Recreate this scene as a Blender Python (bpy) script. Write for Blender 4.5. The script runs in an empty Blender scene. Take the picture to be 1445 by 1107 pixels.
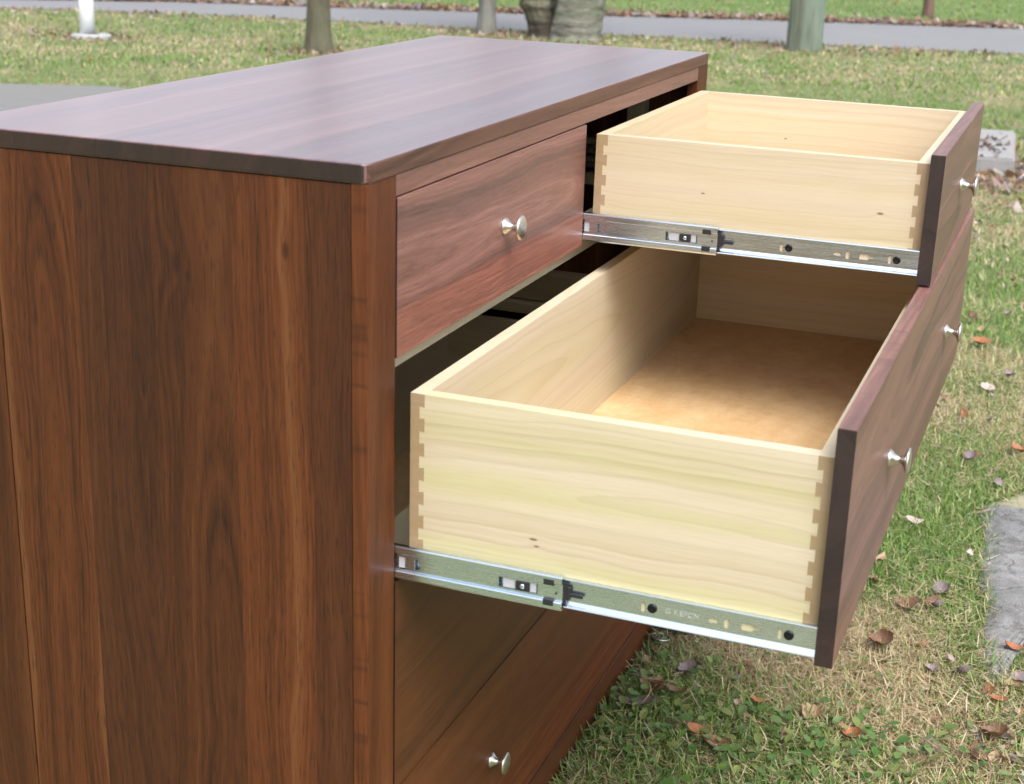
import bpy, bmesh, math, random
import numpy as np
from mathutils import Vector, Matrix
R = math.radians
random.seed(7)
SC = bpy.context.scene
COL = SC.collection

# ------------------------------------------------------------------ camera
H = 1.165                                    # height of the chest top above the lawn
CAMP = Vector((.6966, -1.3958, .2675 + H))
yaw, pitch, roll = .3616, -.3189, .0306
F_ = Vector((-math.sin(yaw) * math.cos(pitch), math.cos(yaw) * math.cos(pitch), math.sin(pitch)))
R_ = Vector((math.cos(yaw), math.sin(yaw), 0)); U_ = R_.cross(F_)
R2 = R_ * math.cos(roll) + U_ * math.sin(roll); U2 = -R_ * math.sin(roll) + U_ * math.cos(roll)
cam = bpy.data.cameras.new('camera'); camo = bpy.data.objects.new('camera', cam); COL.objects.link(camo)
M = Matrix((R2, U2, -F_)).transposed().to_4x4(); M.translation = CAMP
camo.matrix_world = M
cam.lens = 52.53; cam.sensor_width = 36; cam.clip_start = .05; cam.clip_end = 900
cam.dof.use_dof = True; cam.dof.focus_distance = 2.3; cam.dof.aperture_fstop = 9.5
SC.camera = camo
# ------------------------------------------------------------------ sky, sun, exposure
SUN_EL, SUN_AZ = R(56), R(138)               # azimuth from +Y clockwise: the sun stands behind the camera to the right
W = bpy.data.worlds.new('World'); SC.world = W; W.use_nodes = True
nt = W.node_tree; nt.nodes.clear()
sky = nt.nodes.new('ShaderNodeTexSky'); sky.sky_type = 'NISHITA'; sky.sun_disc = False
sky.sun_elevation = SUN_EL; sky.sun_rotation = SUN_AZ; sky.air_density = 1.0; sky.dust_density = 4.0; sky.ozone_density = 1.5
hs = nt.nodes.new('ShaderNodeHueSaturation'); hs.inputs['Saturation'].default_value = .50
bg = nt.nodes.new('ShaderNodeBackground'); bg.inputs['Strength'].default_value = .15
wo = nt.nodes.new('ShaderNodeOutputWorld')
nt.links.new(sky.outputs[0], hs.inputs['Color']); nt.links.new(hs.outputs[0], bg.inputs['Color']); nt.links.new(bg.outputs[0], wo.inputs['Surface'])
sl = bpy.data.lights.new('sun', 'SUN'); sl.energy = 1.5; sl.angle = R(38); sl.color = (1, .96, .9)
so = bpy.data.objects.new('sun', sl); COL.objects.link(so)
sd = Vector((math.sin(SUN_AZ) * math.cos(SUN_EL), math.cos(SUN_AZ) * math.cos(SUN_EL), math.sin(SUN_EL)))
so.rotation_euler = (-sd).to_track_quat('-Z', 'Y').to_euler()
SC.view_settings.view_transform = 'Standard'; SC.view_settings.look = 'None'
SC.view_settings.gamma = 1; SC.view_settings.use_curve_mapping = False
SC.view_settings.exposure = 1.08

# ------------------------------------------------------------------ node helper
class NT:
    def __init__(s, name):
        s.m = bpy.data.materials.new(name); s.m.use_nodes = True
        s.t = s.m.node_tree; s.t.nodes.clear()
        s.out = s.t.nodes.new('ShaderNodeOutputMaterial')
        s.b = s.t.nodes.new('ShaderNodeBsdfPrincipled')
        s.t.links.new(s.b.outputs[0], s.out.inputs['Surface'])
    def n(s, typ, **kw):
        x = s.t.nodes.new(typ)
        for k, v in kw.items(): setattr(x, k, v)
        return x
    def put(s, sock, v):
        if isinstance(v, bpy.types.NodeSocket): s.t.links.new(v, sock)
        elif v is not None: sock.default_value = v
    def math(s, op, a, b=None, c=None, clamp=False):
        x = s.n('ShaderNodeMath', operation=op, use_clamp=clamp)
        s.put(x.inputs[0], a)
        if b is not None: s.put(x.inputs[1], b)
        if c is not None: s.put(x.inputs[2], c)
        return x.outputs[0]
    def xyz(s, x=0, y=0, z=0):
        c = s.n('ShaderNodeCombineXYZ')
        for i, v in enumerate((x, y, z)): s.put(c.inputs[i], v)
        return c.outputs[0]
    def sep(s, v):
        c = s.n('ShaderNodeSeparateXYZ'); s.put(c.inputs[0], v); return c.outputs
    def noise(s, vec, scale, detail=2, rough=.5, dist=0, dim='3D', w=None, lac=2):
        x = s.n('ShaderNodeTexNoise', noise_dimensions=dim)
        if vec is not None and 'Vector' in x.inputs and dim != '1D': s.put(x.inputs['Vector'], vec)
        if w is not None: s.put(x.inputs['W'], w)
        s.put(x.inputs['Scale'], scale); s.put(x.inputs['Detail'], detail); s.put(x.inputs['Roughness'], rough); s.put(x.inputs['Distortion'], dist)
        return x.outputs['Fac']
    def ramp(s, f, stops, interp='LINEAR'):
        x = s.n('ShaderNodeValToRGB'); s.put(x.inputs[0], f); r = x.color_ramp; r.interpolation = interp
        while len(r.elements) < len(stops): r.elements.new(.5)
        for e, (p, c) in zip(r.elements, stops): e.position = p; e.color = (*c, 1) if len(c) == 3 else c
        return x.outputs[0]
    def mr(s, v, a, b, c=0, d=1, smooth=False):
        x = s.n('ShaderNodeMapRange', interpolation_type='SMOOTHSTEP' if smooth else 'LINEAR')
        for k, val in zip((0, 1, 2, 3, 4), (v, a, b, c, d)): s.put(x.inputs[k], val)
        return x.outputs[0]
    def mix(s, f, a, b, mode='MIX'):
        x = s.n('ShaderNodeMix', data_type='RGBA', blend_type=mode)
        s.put(x.inputs[0], f)
        for i, v in ((6, a), (7, b)):
            if isinstance(v, tuple) and len(v) == 3: v = (*v, 1)
            s.put(x.inputs[i], v)
        return x.outputs[2]
    def bump(s, h, strength=.2, dist=.001):
        x = s.n('ShaderNodeBump'); s.put(x.inputs['Height'], h); x.inputs['Strength'].default_value = strength; x.inputs['Distance'].default_value = dist
        s.put(s.b.inputs['Normal'], x.outputs[0]); return x.outputs[0]
    def set(s, **kw):
        for k, v in kw.items():
            if isinstance(v, tuple) and len(v) == 3: v = (*v, 1)
            s.put(s.b.inputs[k.replace('_', ' ')], v)
        return s.m

def plain(name, col, rough=.5, metal=0, spec=None, nscale=0, namt=.12, bump=0):
    a = NT(name); c = (*col, 1)
    if nscale:
        co = a.n('ShaderNodeTexCoord').outputs['Object']
        f = a.noise(co, nscale, 5, .65)
        v = a.mr(f, .3, .7, 1 - namt, 1 + namt)
        c = a.mix(1, c, a.xyz(v, v, v), 'MULTIPLY')
        if bump: a.bump(f, bump, .01)
    a.set(Base_Color=c, Roughness=rough, Metallic=metal)
    return a.m

AX = {'x': 0, 'y': 1, 'z': 2}
def wood(name, along, across, depth, dark, mid, light, endc, ringf=230., contrast=1.0, fib=.5, rough=.36, sap=None, streak=None, knots=(), bumpk=.08, tilt=.06, wander=.05, fine=420., coat=0, crough=.3, cior=1.5, spread=.11, pores=0, linek=0):
    """planks cut from a log: growth rings by distance from a slowly wandering pith, pores, board tint (object colour)"""
    mats = []
    for endg in (0, 1):
        a = NT(name + ('_end_grain' if endg else ''))
        co = a.sep(a.n('ShaderNodeTexCoord').outputs['Object'])
        oi = a.n('ShaderNodeObjectInfo'); rnd = oi.outputs['Random']
        A, U, V = co[AX[along]], co[AX[across]], co[AX[depth]]
        sd = a.math('MULTIPLY', rnd, 61.7); r2 = a.math('FRACT', a.math('MULTIPLY', rnd, 17.31)); r3 = a.math('FRACT', a.math('MULTIPLY', rnd, 43.77))
        n1 = a.noise(a.xyz(A, a.math('MULTIPLY', U, 3.0), sd), 2.2, 3, .5)
        n2 = a.noise(a.xyz(A, sd, 5.), 1.3, 2, .5)
        u0 = a.math('MULTIPLY', a.math('SUBTRACT', r2, .5), spread)
        uu = a.math('ADD', a.math('SUBTRACT', U, u0), a.math('MULTIPLY', a.math('SUBTRACT', n1, .5), .05))
        tl = a.math('MULTIPLY', a.math('SUBTRACT', r3, .5), tilt * 2)
        vv = a.math('ADD', a.math('ADD', V, a.math('MULTIPLY', r2, .05)), a.math('ADD', a.math('MULTIPLY', A, tl), a.math('MULTIPLY', a.math('SUBTRACT', n2, .45), wander)))
        rad = a.math('SQRT', a.math('ADD', a.math('POWER', uu, 2), a.math('POWER', vv, 2)))
        rr = a.math('ADD', rad, a.math('MULTIPLY', sd, .13))
        for (ka, ku, kr) in knots:
            d2 = a.math('ADD', a.math('POWER', a.math('MULTIPLY', a.math('SUBTRACT', A, ka), .38), 2), a.math('POWER', a.math('SUBTRACT', U, ku), 2))
            rr = a.math('ADD', rr, a.math('MULTIPLY', a.math('EXPONENT', a.math('MULTIPLY', d2, -1. / (kr * 2.6) ** 2)), kr * 1.5))
        ring = a.noise(None, 1., 2.5, .6, dim='1D', w=a.math('MULTIPLY', rr, ringf))
        broad = a.noise(None, 1., 1.5, .5, dim='1D', w=a.math('MULTIPLY', rr, ringf * .16))
        saw = a.math('FRACT', a.math('MULTIPLY', rr, ringf * .55))
        line = a.math('POWER', saw, 5)
        if endg:
            fine_v = a.xyz(a.math('MULTIPLY', U, fine), a.math('MULTIPLY', V, fine), sd)
        else:
            fine_v = a.xyz(a.math('MULTIPLY', A, 14.), a.math('MULTIPLY', U, fine), a.math('MULTIPLY', V, fine))
        fb = a.noise(fine_v, 1., 3, .6)
        med = a.noise(a.xyz(a.math('MULTIPLY', A, 2.6), a.math('MULTIPLY', uu, 60.), sd), 1., 4, .6)
        f = a.math('ADD', a.math('MULTIPLY', a.math('SUBTRACT', ring, .5), .75 * contrast), .5)
        f = a.math('ADD', f, a.math('MULTIPLY', a.math('SUBTRACT', broad, .5), .9 * contrast))
        f = a.math('SUBTRACT', f, a.math('MULTIPLY', line, .13 * contrast))
        f = a.math('ADD', f, a.math('MULTIPLY', a.math('SUBTRACT', fb, .5), fib))
        f = a.math('ADD', f, a.math('MULTIPLY', a.math('SUBTRACT', med, .5), .45 * contrast), clamp=True)
        c = a.ramp(f, [(.12, dark), (.5, mid), (.88, light)])
        if streak:                                   # broad coloured heartwood bands
            sm = a.mr(a.noise(a.xyz(a.math('MULTIPLY', A, .7), a.math('MULTIPLY', U, 17.), sd), 1., 3, .5), .42, .62, smooth=True)
            c = a.mix(a.math('MULTIPLY', sm, streak[1]), c, streak[0], 'MULTIPLY')
        if sap:
            sm = a.mr(broad, .66, .76, 0, sap[1], smooth=True)
            c = a.mix(sm, c, sap[0])
        if linek and not endg:
            ln = a.math('POWER', a.math('FRACT', a.math('ADD', a.math('MULTIPLY', rr, 62.), a.math('MULTIPLY', fb, .08))), 9)
            c = a.mix(a.math('MULTIPLY', ln, linek), c, tuple(d * .62 for d in dark))
            sp = a.noise(a.xyz(a.math('MULTIPLY', A, 60.), a.math('MULTIPLY', U, 700.), sd), 1., 2, .6)
            c = a.mix(a.mr(sp, .55, .72, 0, .22), c, dark)
        if pores and not endg:
            pv = a.noise(a.xyz(a.math('MULTIPLY', A, 34.), a.math('MULTIPLY', uu, 560.), sd), 1., 2, .6)
            c = a.mix(a.mr(pv, .56, .68, 0, pores), c, (.012, .006, .004))
            pl = a.noise(a.xyz(a.math('MULTIPLY', A, 12.), a.math('MULTIPLY', uu, 240.), r2), 1., 2, .5)
            c = a.mix(a.mr(pl, .60, .74, 0, pores * .6), c, light)
        for (ka, ku, kr) in knots:
            d = a.math('SQRT', a.math('ADD', a.math('POWER', a.math('MULTIPLY', a.math('SUBTRACT', A, ka), .38), 2), a.math('POWER', a.math('SUBTRACT', U, ku), 2)))
            k = a.mr(a.math('ADD', d, a.math('MULTIPLY', a.math('SUBTRACT', fb, .5), kr * .7)), kr * .35, kr, 1, 0, smooth=True)
            c = a.mix(a.math('MULTIPLY', k, .82), c, tuple(d * .35 for d in mid) if mid[0] < .2 else (.13, .07, .03))
        if endg: c = a.mix(1, c, endc, 'MULTIPLY')
        c = a.mix(1, c, oi.outputs['Color'], 'MULTIPLY')
        a.bump(a.math('ADD', fb, a.math('MULTIPLY', ring, .4)), bumpk, .0006)
        a.set(Base_Color=c, Roughness=a.mr(fb, .3, .7, rough - .05, rough + .09))
        if mid[0] < .11: a.set(Specular_IOR_Level=.28)
        if coat: a.set(Coat_Weight=coat * (.3 if endg else 1), Coat_Roughness=crough, Coat_IOR=cior)
        mats.append(a.m)
    return mats

WAL = dict(dark=(.020, .0058, .0016), mid=(.092, .0265, .0060), light=(.155, .053, .0145), endc=(.26, .26, .26), rough=.58, contrast=.64, fib=.6, ringf=190., coat=.12)
wal_z = wood('walnut_upright', 'z', 'x', 'y', **WAL, sap=((.20, .095, .038), .28), tilt=.085, wander=.11, spread=.15, pores=.6)
ZK = dict(sap=((.20, .095, .038), .28), tilt=.085, wander=.11, spread=.15, pores=.6)
wal_zk = wood('walnut_upright_knot', 'z', 'x', 'y', **WAL, **ZK, knots=((.459, -.020, .0075), (.445, -.006, .004)))
wal_zk2 = wood('walnut_upright_pin_knot', 'z', 'x', 'y', **WAL, **ZK, knots=((.488, .018, .0055),))
wal_zs = wood('walnut_stile', 'z', 'y', 'x', **WAL, sap=((.20, .095, .038), .28), tilt=.05, wander=.06, spread=.2, pores=.5)
wal_y = wood('walnut_lengthwise_sheen', 'y', 'x', 'z', **{**WAL, 'rough': .40, 'contrast': .7, 'coat': 1., 'crough': .28, 'cior': 1.8, 'dark': (.065, .026, .026), 'mid': (.155, .068, .066), 'light': (.27, .14, .135), 'endc': (.13, .105, .09)}, tilt=.035, spread=.2, pores=.45)  # paler, mauve walnut: sky sheen on the top put into the base colour
WF = {**WAL, 'dark': (.050, .024, .019), 'mid': (.138, .064, .049), 'light': (.24, .125, .098), 'endc': (.13, .13, .14), 'coat': .5, 'crough': .38}  # pinker, lighter walnut: hazy sky reflection on the fronts painted into the palette
wal_f = wood('walnut_front_haze', 'y', 'z', 'x', **WF, tilt=.05, pores=.35)
wal_low = wood('walnut_lower_front', 'y', 'z', 'x', **{**WAL, 'contrast': .5, 'coat': .3}, tilt=.05, pores=.35)
wal_fs = wood('walnut_front_sapwood', 'y', 'z', 'x', **{**WAL, 'contrast': .5, 'coat': .3}, sap=((.20, .105, .055), .6), tilt=.03, pores=.35)
wal_edge = wood('walnut_edge_sapwood', 'y', 'z', 'x', **{**WAL, 'mid': (.12, .052, .03), 'light': (.22, .11, .06)}, sap=((.36, .20, .10), .8), tilt=.03)[:1]
POP = dict(dark=(.43, .345, .22), mid=(.54, .46, .33), light=(.61, .545, .43), endc=(.60, .50, .42), contrast=.42, fib=.34, ringf=120., rough=.42, bumpk=.05, linek=.2)
pop_side = wood('poplar_side', 'x', 'z', 'y', **POP, streak=((.91, .97, .76), .9), knots=((-.087, -.040, .0024), (-.083, -.048, .0018)), wander=.03, tilt=.03)
pop_sideU = wood('poplar_side_warm', 'x', 'z', 'y', **{**POP, 'mid': (.54, .455, .33), 'light': (.60, .53, .41)}, streak=((.95, .95, .80), .7), knots=((-.075, .006, .0018), (.182, .003, .0026)), wander=.03, tilt=.03)
pop_plain = wood('poplar_side_clear_bounce', 'x', 'z', 'y', **{**POP, 'mid': (.60, .46, .27), 'light': (.66, .54, .35)}, streak=((.95, .93, .75), .8), wander=.03, tilt=.03)  # knot-free; extra yellow stands in for light bouncing inside the wide drawer
pop_y = wood('poplar_cross', 'y', 'z', 'x', **POP, streak=((.93, .96, .80), .6), wander=.03)
pop_v = wood('poplar_cleat', 'z', 'x', 'y', **POP)
ash_y = wood('poplar_divider', 'y', 'x', 'z', **{**POP, 'contrast': .3})

def ply():
    a = NT('birch_plywood'); co = a.n('ShaderNodeTexCoord').outputs['Object']; s = a.sep(co)
    v = a.xyz(a.math('MULTIPLY', s[0], 1.), a.math('MULTIPLY', s[1], .45), 0)
    h = a.noise(v, 5.5, 4, .55, .8)
    w = a.math('PINGPONG', a.math('MULTIPLY', h, 9.), 1.)
    gr = a.noise(a.xyz(a.math('MULTIPLY', s[0], 420.), a.math('MULTIPLY', s[1], 22.), 0), 1., 3, .6)
    f = a.math('ADD', a.math('ADD', a.math('MULTIPLY', w, .16), .14), a.math('ADD', a.math('MULTIPLY', a.math('SUBTRACT', a.noise(co, 34., 6, .8), .25), .80), a.math('MULTIPLY', gr, .26)))
    c = a.ramp(f, [(.25, (.44, .27, .12)), (.5, (.56, .375, .19)), (.75, (.66, .48, .28))])
    a.set(Base_Color=c, Roughness=.4); return a.m
ply_m = ply()

def metal(name, col, rough, brushed=0, nz=0.):
    a = NT(name); co = a.n('ShaderNodeTexCoord').outputs['Object']; s = a.sep(co)
    f = a.noise(a.xyz(a.math('MULTIPLY', s[0], 8.), s[1], a.math('MULTIPLY', s[2], 300.)), 1., 3, .6)
    g = a.noise(co, 26., 3, .5)
    a.set(Base_Color=a.mix(g, tuple(c * .86 for c in col), col), Metallic=1., Roughness=a.mr(f, .3, .7, rough * .8, rough * 1.25))
    return a.m
zinc = metal('zinc_plated_steel', (.74, .84, .95), .26)
nickel = metal('satin_nickel', (.72, .70, .66), .3)
blackp = plain('black_plastic', (.018, .019, .022), .4)
greyp = plain('grey_plastic', (.42, .43, .46), .45)
screwb = plain('black_screw', (.014, .014, .016), .35, .6)
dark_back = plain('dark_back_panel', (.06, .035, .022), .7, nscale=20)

# ------------------------------------------------------------------ mesh helpers
def mesh_obj(name, bm, mats, parent=None, origin=None, along=None, smooth=False, color=None):
    if not isinstance(mats, (list, tuple)): mats = [mats]
    o0 = Vector(origin) if origin is not None else Vector((0, 0, 0))
    if origin is None and bm.verts:
        lo = Vector((min(v.co[i] for v in bm.verts) for i in range(3))); hi = Vector((max(v.co[i] for v in bm.verts) for i in range(3)))
        o0 = (lo + hi) / 2
    for v in bm.verts: v.co -= o0
    bm.normal_update()
    if along is not None:
        ax = AX[along]
        for f in bm.faces:
            if abs(f.normal[ax]) > .9: f.material_index = 1
    me = bpy.data.meshes.new(name); bm.to_mesh(me); bm.free()
    for m in mats: me.materials.append(m)
    if smooth:
        for p in me.polygons: p.use_smooth = True
    o = bpy.data.objects.new(name, me); COL.objects.link(o); o.location = o0
    if parent is not None:
        o.parent = parent
        o.location = o0 - PO.get(parent.name, Vector((0, 0, 0)))
        PO[o.name] = o0
    else:
        PO[o.name] = o0
    if color: o.color = (*color, 1)
    return o
PO = {}                                     # unrotated world origin of each parent
def empty(name, loc, parent=None):
    o = bpy.data.objects.new(name, None); o.empty_display_size = .1; COL.objects.link(o)
    l = Vector(loc)
    o.location = l - (PO.get(parent.name, Vector()) if parent else Vector())
    if parent: o.parent = parent
    PO[o.name] = l
    return o
def tag(o, label=None, cat=None, group=None, kind=None):
    for k, v in (('label', label), ('category', cat), ('group', group), ('kind', kind)):
        if v: o[k] = v
    return o
def bxm(bm, x0, x1, y0, y1, z0, z1):
    vs = [bm.verts.new((x, y, z)) for x in (x0, x1) for y in (y0, y1) for z in (z0, z1)]
    for q in ((0, 1, 3, 2), (4, 6, 7, 5), (0, 4, 5, 1), (2, 3, 7, 6), (0, 2, 6, 4), (1, 5, 7, 3)):
        bm.faces.new([vs[i] for i in q])
    return vs
def box(x0, x1, y0, y1, z0, z1, bev=0, seg=2):
    bm = bmesh.new(); bxm(bm, x0, x1, y0, y1, z0, z1); bm.normal_update()
    if bev: bmesh.ops.bevel(bm, geom=bm.edges[:], offset=bev, segments=seg, affect='EDGES', profile=.5)
    return bm
def tube(bm, p0, p1, r0, r1=None, n=16, cap=True):
    r1 = r0 if r1 is None else r1; p0, p1 = Vector(p0), Vector(p1)
    d = (p1 - p0).normalized(); a = d.orthogonal().normalized(); b = d.cross(a)
    A = [bm.verts.new(p0 + (a * math.cos(t) + b * math.sin(t)) * r0) for t in [2 * math.pi * i / n for i in range(n)]]
    B = [bm.verts.new(p1 + (a * math.cos(t) + b * math.sin(t)) * r1) for t in [2 * math.pi * i / n for i in range(n)]]
    for i in range(n): bm.faces.new((A[i], A[(i + 1) % n], B[(i + 1) % n], B[i]))
    if cap: bm.faces.new(A[::-1]); bm.faces.new(B)
def prism(pts, lo, hi, axis):
    """outline in the plane normal to axis, extruded lo..hi along it"""
    bm = bmesh.new()
    def P(p, t):
        return {'x': (t, p[0], p[1]), 'y': (p[0], t, p[1]), 'z': (p[0], p[1], t)}[axis]
    A = [bm.verts.new(P(p, lo)) for p in pts]; B = [bm.verts.new(P(p, hi)) for p in pts]; n = len(pts)
    for i in range(n): bm.faces.new((A[i], A[(i + 1) % n], B[(i + 1) % n], B[i]))
    bm.faces.new(A[::-1]); bm.faces.new(B)
    bmesh.ops.recalc_face_normals(bm, faces=bm.faces[:])
    return bm
def join(bm, other):
    me = bpy.data.meshes.new('tmp'); other.to_mesh(me); other.free(); bm.from_mesh(me); bpy.data.meshes.remove(me)
def holed(outline, holes, y0, y1):
    """sheet in the xz plane with real holes"""
    bm = bmesh.new(); es = []
    for loop in [outline] + holes:
        vs = [bm.verts.new((p[0], y0, p[1])) for p in loop]
        for i in range(len(vs)): es.append(bm.edges.new((vs[i], vs[(i + 1) % len(vs)])))
    bmesh.ops.triangle_fill(bm, edges=es, use_beauty=True, use_dissolve=False)
    r = bmesh.ops.extrude_face_region(bm, geom=bm.faces[:])
    for g in r['geom']:
        if isinstance(g, bmesh.types.BMVert): g.co.y = y1
    bmesh.ops.recalc_face_normals(bm, faces=bm.faces[:])
    return bm
def rrect(x0, x1, z0, z1, r=0, n=5):
    if not r: return [(x0, z0), (x1, z0), (x1, z1), (x0, z1)]
    o = []
    for cx, cz, s in ((x1 - r, z0 + r, -90), (x1 - r, z1 - r, 0), (x0 + r, z1 - r, 90), (x0 + r, z0 + r, 180)):
        for i in range(n + 1):
            t = R(s + 90 * i / n); o.append((cx + r * math.cos(t), cz + r * math.sin(t)))
    return o
def lathe(prof, origin, axis, n=28):
    bm = bmesh.new(); ax = Vector(axis).normalized(); a = ax.orthogonal().normalized(); b = ax.cross(a); o = Vector(origin)
    rings = []
    for (t, r) in prof:
        if r < 1e-6: rings.append([bm.verts.new(o + ax * t)])
        else: rings.append([bm.verts.new(o + ax * t + (a * math.cos(2 * math.pi * i / n) + b * math.sin(2 * math.pi * i / n)) * r) for i in range(n)])
    for A, B in zip(rings, rings[1:]):
        if len(A) == 1: [bm.faces.new((A[0], B[(i + 1) % n], B[i])) for i in range(n)]
        elif len(B) == 1: [bm.faces.new((A[i], A[(i + 1) % n], B[0])) for i in range(n)]
        else: [bm.faces.new((A[i], A[(i + 1) % n], B[(i + 1) % n], B[i])) for i in range(n)]
    bmesh.ops.recalc_face_normals(bm, faces=bm.faces[:])
    return bm

# ------------------------------------------------------------------ setting: lawn, road, slabs
def poly_sheet(name, pts, z, mat, sub=0):
    bm = bmesh.new(); vs = [bm.verts.new((x, y, z)) for x, y in pts]; bm.faces.new(vs)
    bmesh.ops.triangulate(bm, faces=bm.faces[:]); bm.normal_update()
    for f in bm.faces:
        if f.normal.z < 0: f.normal_flip()
    return mesh_obj(name, bm, mat, origin=(0, 0, 0))

def lawn_mat():
    a = NT('lawn_soil'); g = a.n('ShaderNodeNewGeometry').outputs['Position']; p = a.sep(g)
    big = a.noise(g, .55, 3, .55); mid = a.noise(g, 3.2, 4, .6); fine = a.noise(g, 38., 4, .7); vf = a.noise(g, 160., 2, .6)
    f = a.math('ADD', a.math('MULTIPLY', big, .5), a.math('MULTIPLY', mid, .5))
    # beyond the road the lawn is greener
    far = a.mr(a.math('ADD', p[1], a.math('MULTIPLY', p[0], -.42)), 20.4, 22.5, 0, .16)
    f = a.math('SUBTRACT', f, far)
    c = a.ramp(f, [(.36, (.12, .21, .05)), (.48, (.18, .23, .09)), (.60, (.33, .28, .17))])
    c = a.mix(a.mr(fine, .45, .7, 0, .6), c, (.10, .075, .04))
    c = a.mix(a.mr(vf, .5, .75, 0, .5), c, (.30, .25, .14))
    a.bump(a.math('ADD', fine, vf), .8, .02)
    a.set(Base_Color=c, Roughness=.9); return a.m
gl = poly_sheet('lawn', [(-300, -60), (300, -60), (300, 600), (-300, 600)], 0, lawn_mat())
tag(gl, kind='structure')

ROAD_FAR = [(-30, 6.5), (-12.64, 14.76), (-10.76, 15.96), (-6.56, 17.34), (-3.32, 18.77), (-.29, 19.72), (4, 21.3), (18, 26.5)]
ROAD_NEAR = [(-30, 4.6), (-11.72, 13.63), (-9.28, 14.46), (-5.6, 14.88), (-2.62, 15.37), (-.07, 15.82), (4, 16.6), (18, 19.5)]
def smooth_line(L, n=6):
    out = []
    for (x0, y0), (x1, y1) in zip(L, L[1:]):
        for k in range(n):
            t = k / n; out.append((x0 + (x1 - x0) * t, y0 + (y1 - y0) * t + random.uniform(-.035, .035)))
    out.append(L[-1]); return out
rf, rn = smooth_line(ROAD_FAR), smooth_line(ROAD_NEAR)
def asphalt():
    a = NT('asphalt'); g = a.n('ShaderNodeNewGeometry').outputs['Position']
    f = a.noise(g, 90., 4, .7); b = a.noise(g, .8, 4, .6)
    c = a.mix(b, (.13, .13, .137), (.185, .185, .192)); c = a.mix(a.mr(f, .4, .75), c, (.23, .23, .24)); a.bump(f, .4, .005)
    a.set(Base_Color=c, Roughness=.75); return a.m
def strip(name, A, B, z, mat):
    bm = bmesh.new(); va = [bm.verts.new((x, y, z)) for x, y in A]; vb = [bm.verts.new((x, y, z)) for x, y in B]
    for i in range(len(A) - 1): bm.faces.new((vb[i], vb[i + 1], va[i + 1], va[i]))
    return mesh_obj(name, bm, mat, origin=(0, 0, 0))
tag(strip('road', rf, rn, .008, asphalt()), kind='structure')
# litter-covered verge along the far side of the road
rf2 = [(x - .2, y + .55 + random.uniform(-.12, .2)) for x, y in rf]
def verge():
    a = NT('leaf_litter_soil'); g = a.n('ShaderNodeNewGeometry').outputs['Position']
    f = a.noise(g, 14., 5, .7)
    a.set(Base_Color=a.ramp(f, [(.3, (.10, .065, .04)), (.5, (.24, .15, .105)), (.7, (.40, .30, .22))]), Roughness=.9); a.bump(f, .6, .03); return a.m
tag(strip('road_verge', rf2, [(x, y - .02) for x, y in rf], .004, verge()), kind='structure')

def concrete(name, base, var=.15, moss=None):
    a = NT(name); g = a.n('ShaderNodeTexCoord').outputs['Object']
    f = a.noise(g, 5., 6, .65); h = a.noise(g, 70., 4, .7)
    c = a.mix(f, tuple(b * (1 - var) for b in base), tuple(min(1, b * (1 + var)) for b in base))
    c = a.mix(a.mr(h, .55, .75, 0, .5), c, tuple(b * .55 for b in base))
    if moss: c = a.mix(a.mr(a.noise(g, 9., 4, .6), .52, .66, 0, .7), c, moss)
    a.bump(a.math('ADD', f, h), .5, .006); a.set(Base_Color=c, Roughness=.85); return a.m
bm = prism([(-12.5, 5.2), (-12.2, 6.25), (-6.88, 7.71), (-6.12, 8.05), (-4.9, 7.6), (-5.3, 6.2)], 0, .02, 'z')
tag(mesh_obj('concrete_pavement', bm, concrete('grey_concrete', (.16, .16, .155)), origin=(0, 0, 0)), kind='structure')

# ------------------------------------------------------------------ chest of drawers
S, Wd, D = .0694, 1.4486, .5608
TT, ZR, Z1B, Z2B, Z3B, Z4B, ZBASE = .0217, -.0455, -.2312, -.5085, -.7987, -1.0861, -1.1589
G = .002
chest = empty('chest_of_drawers', (-.28, Wd / 2, 0))
tag(chest, 'walnut chest of drawers on the lawn with two pale-sided drawers pulled open', 'chest of drawers')
zz = lambda z: z + H
def wbox(name, x0, x1, y0, y1, z0, z1, mats, along, parent=chest, bev=.0008, color=(1, 1, 1), label=None, seg=2):
    o = mesh_obj(name, box(x0, x1, y0, y1, zz(z0), zz(z1), bev, seg), mats, parent, along=along, color=color)
    if label: o['label'] = label
    return o
# side made of upright glued boards
side = empty('side_panel', (-.26, .01, H / 2), chest)
edges = [-.4885, -.375, -.271, -.167, -.068, -.0203]
tints = [(.80, .76, .72), (.56, .56, .62), (.66, .64, .60), (.92, .86, .80), (.62, .60, .62)]
for i in range(5):
    wbox('board', edges[i] + .00002, edges[i + 1] - .00002, .0, .0195, ZBASE, -TT - .0012, {2: wal_zk, 3: wal_zk2}.get(i, wal_z), 'z', side, .00025, tints[i], seg=1)
wbox('back_post', -.5585, -.4915, .001, .0205, ZBASE, -TT - .0012, wal_z, 'z', chest, .0012, (.66, .64, .58))
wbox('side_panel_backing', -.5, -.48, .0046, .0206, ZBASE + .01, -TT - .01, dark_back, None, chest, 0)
for y0, y1, yb0, yb1 in ((0, S, 0, 0),):
    wbox('front_stile', -.0198, 0, 0, S, ZBASE, -TT, wal_zs, 'z', chest, .001, (1.0, .93, .88))
wbox('front_stile', -.0198, 0, Wd - S, Wd, ZBASE, -TT, wal_zs, 'z', chest, .001, (1.0, .95, .95))
wbox('top_rail', -.0198, -.0002, S + .0001, Wd - S - .0001, ZR, -TT - .0003, wal_f, 'y', chest, .0005, (1.15, 1.05, 1.0))
wbox('bottom_rail', -.0198, .0022, S + .0001, Wd - S - .0001, ZBASE, Z4B - .0025, wal_low, 'y', chest, .0012, (1.1, 1.05, 1.0))
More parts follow.
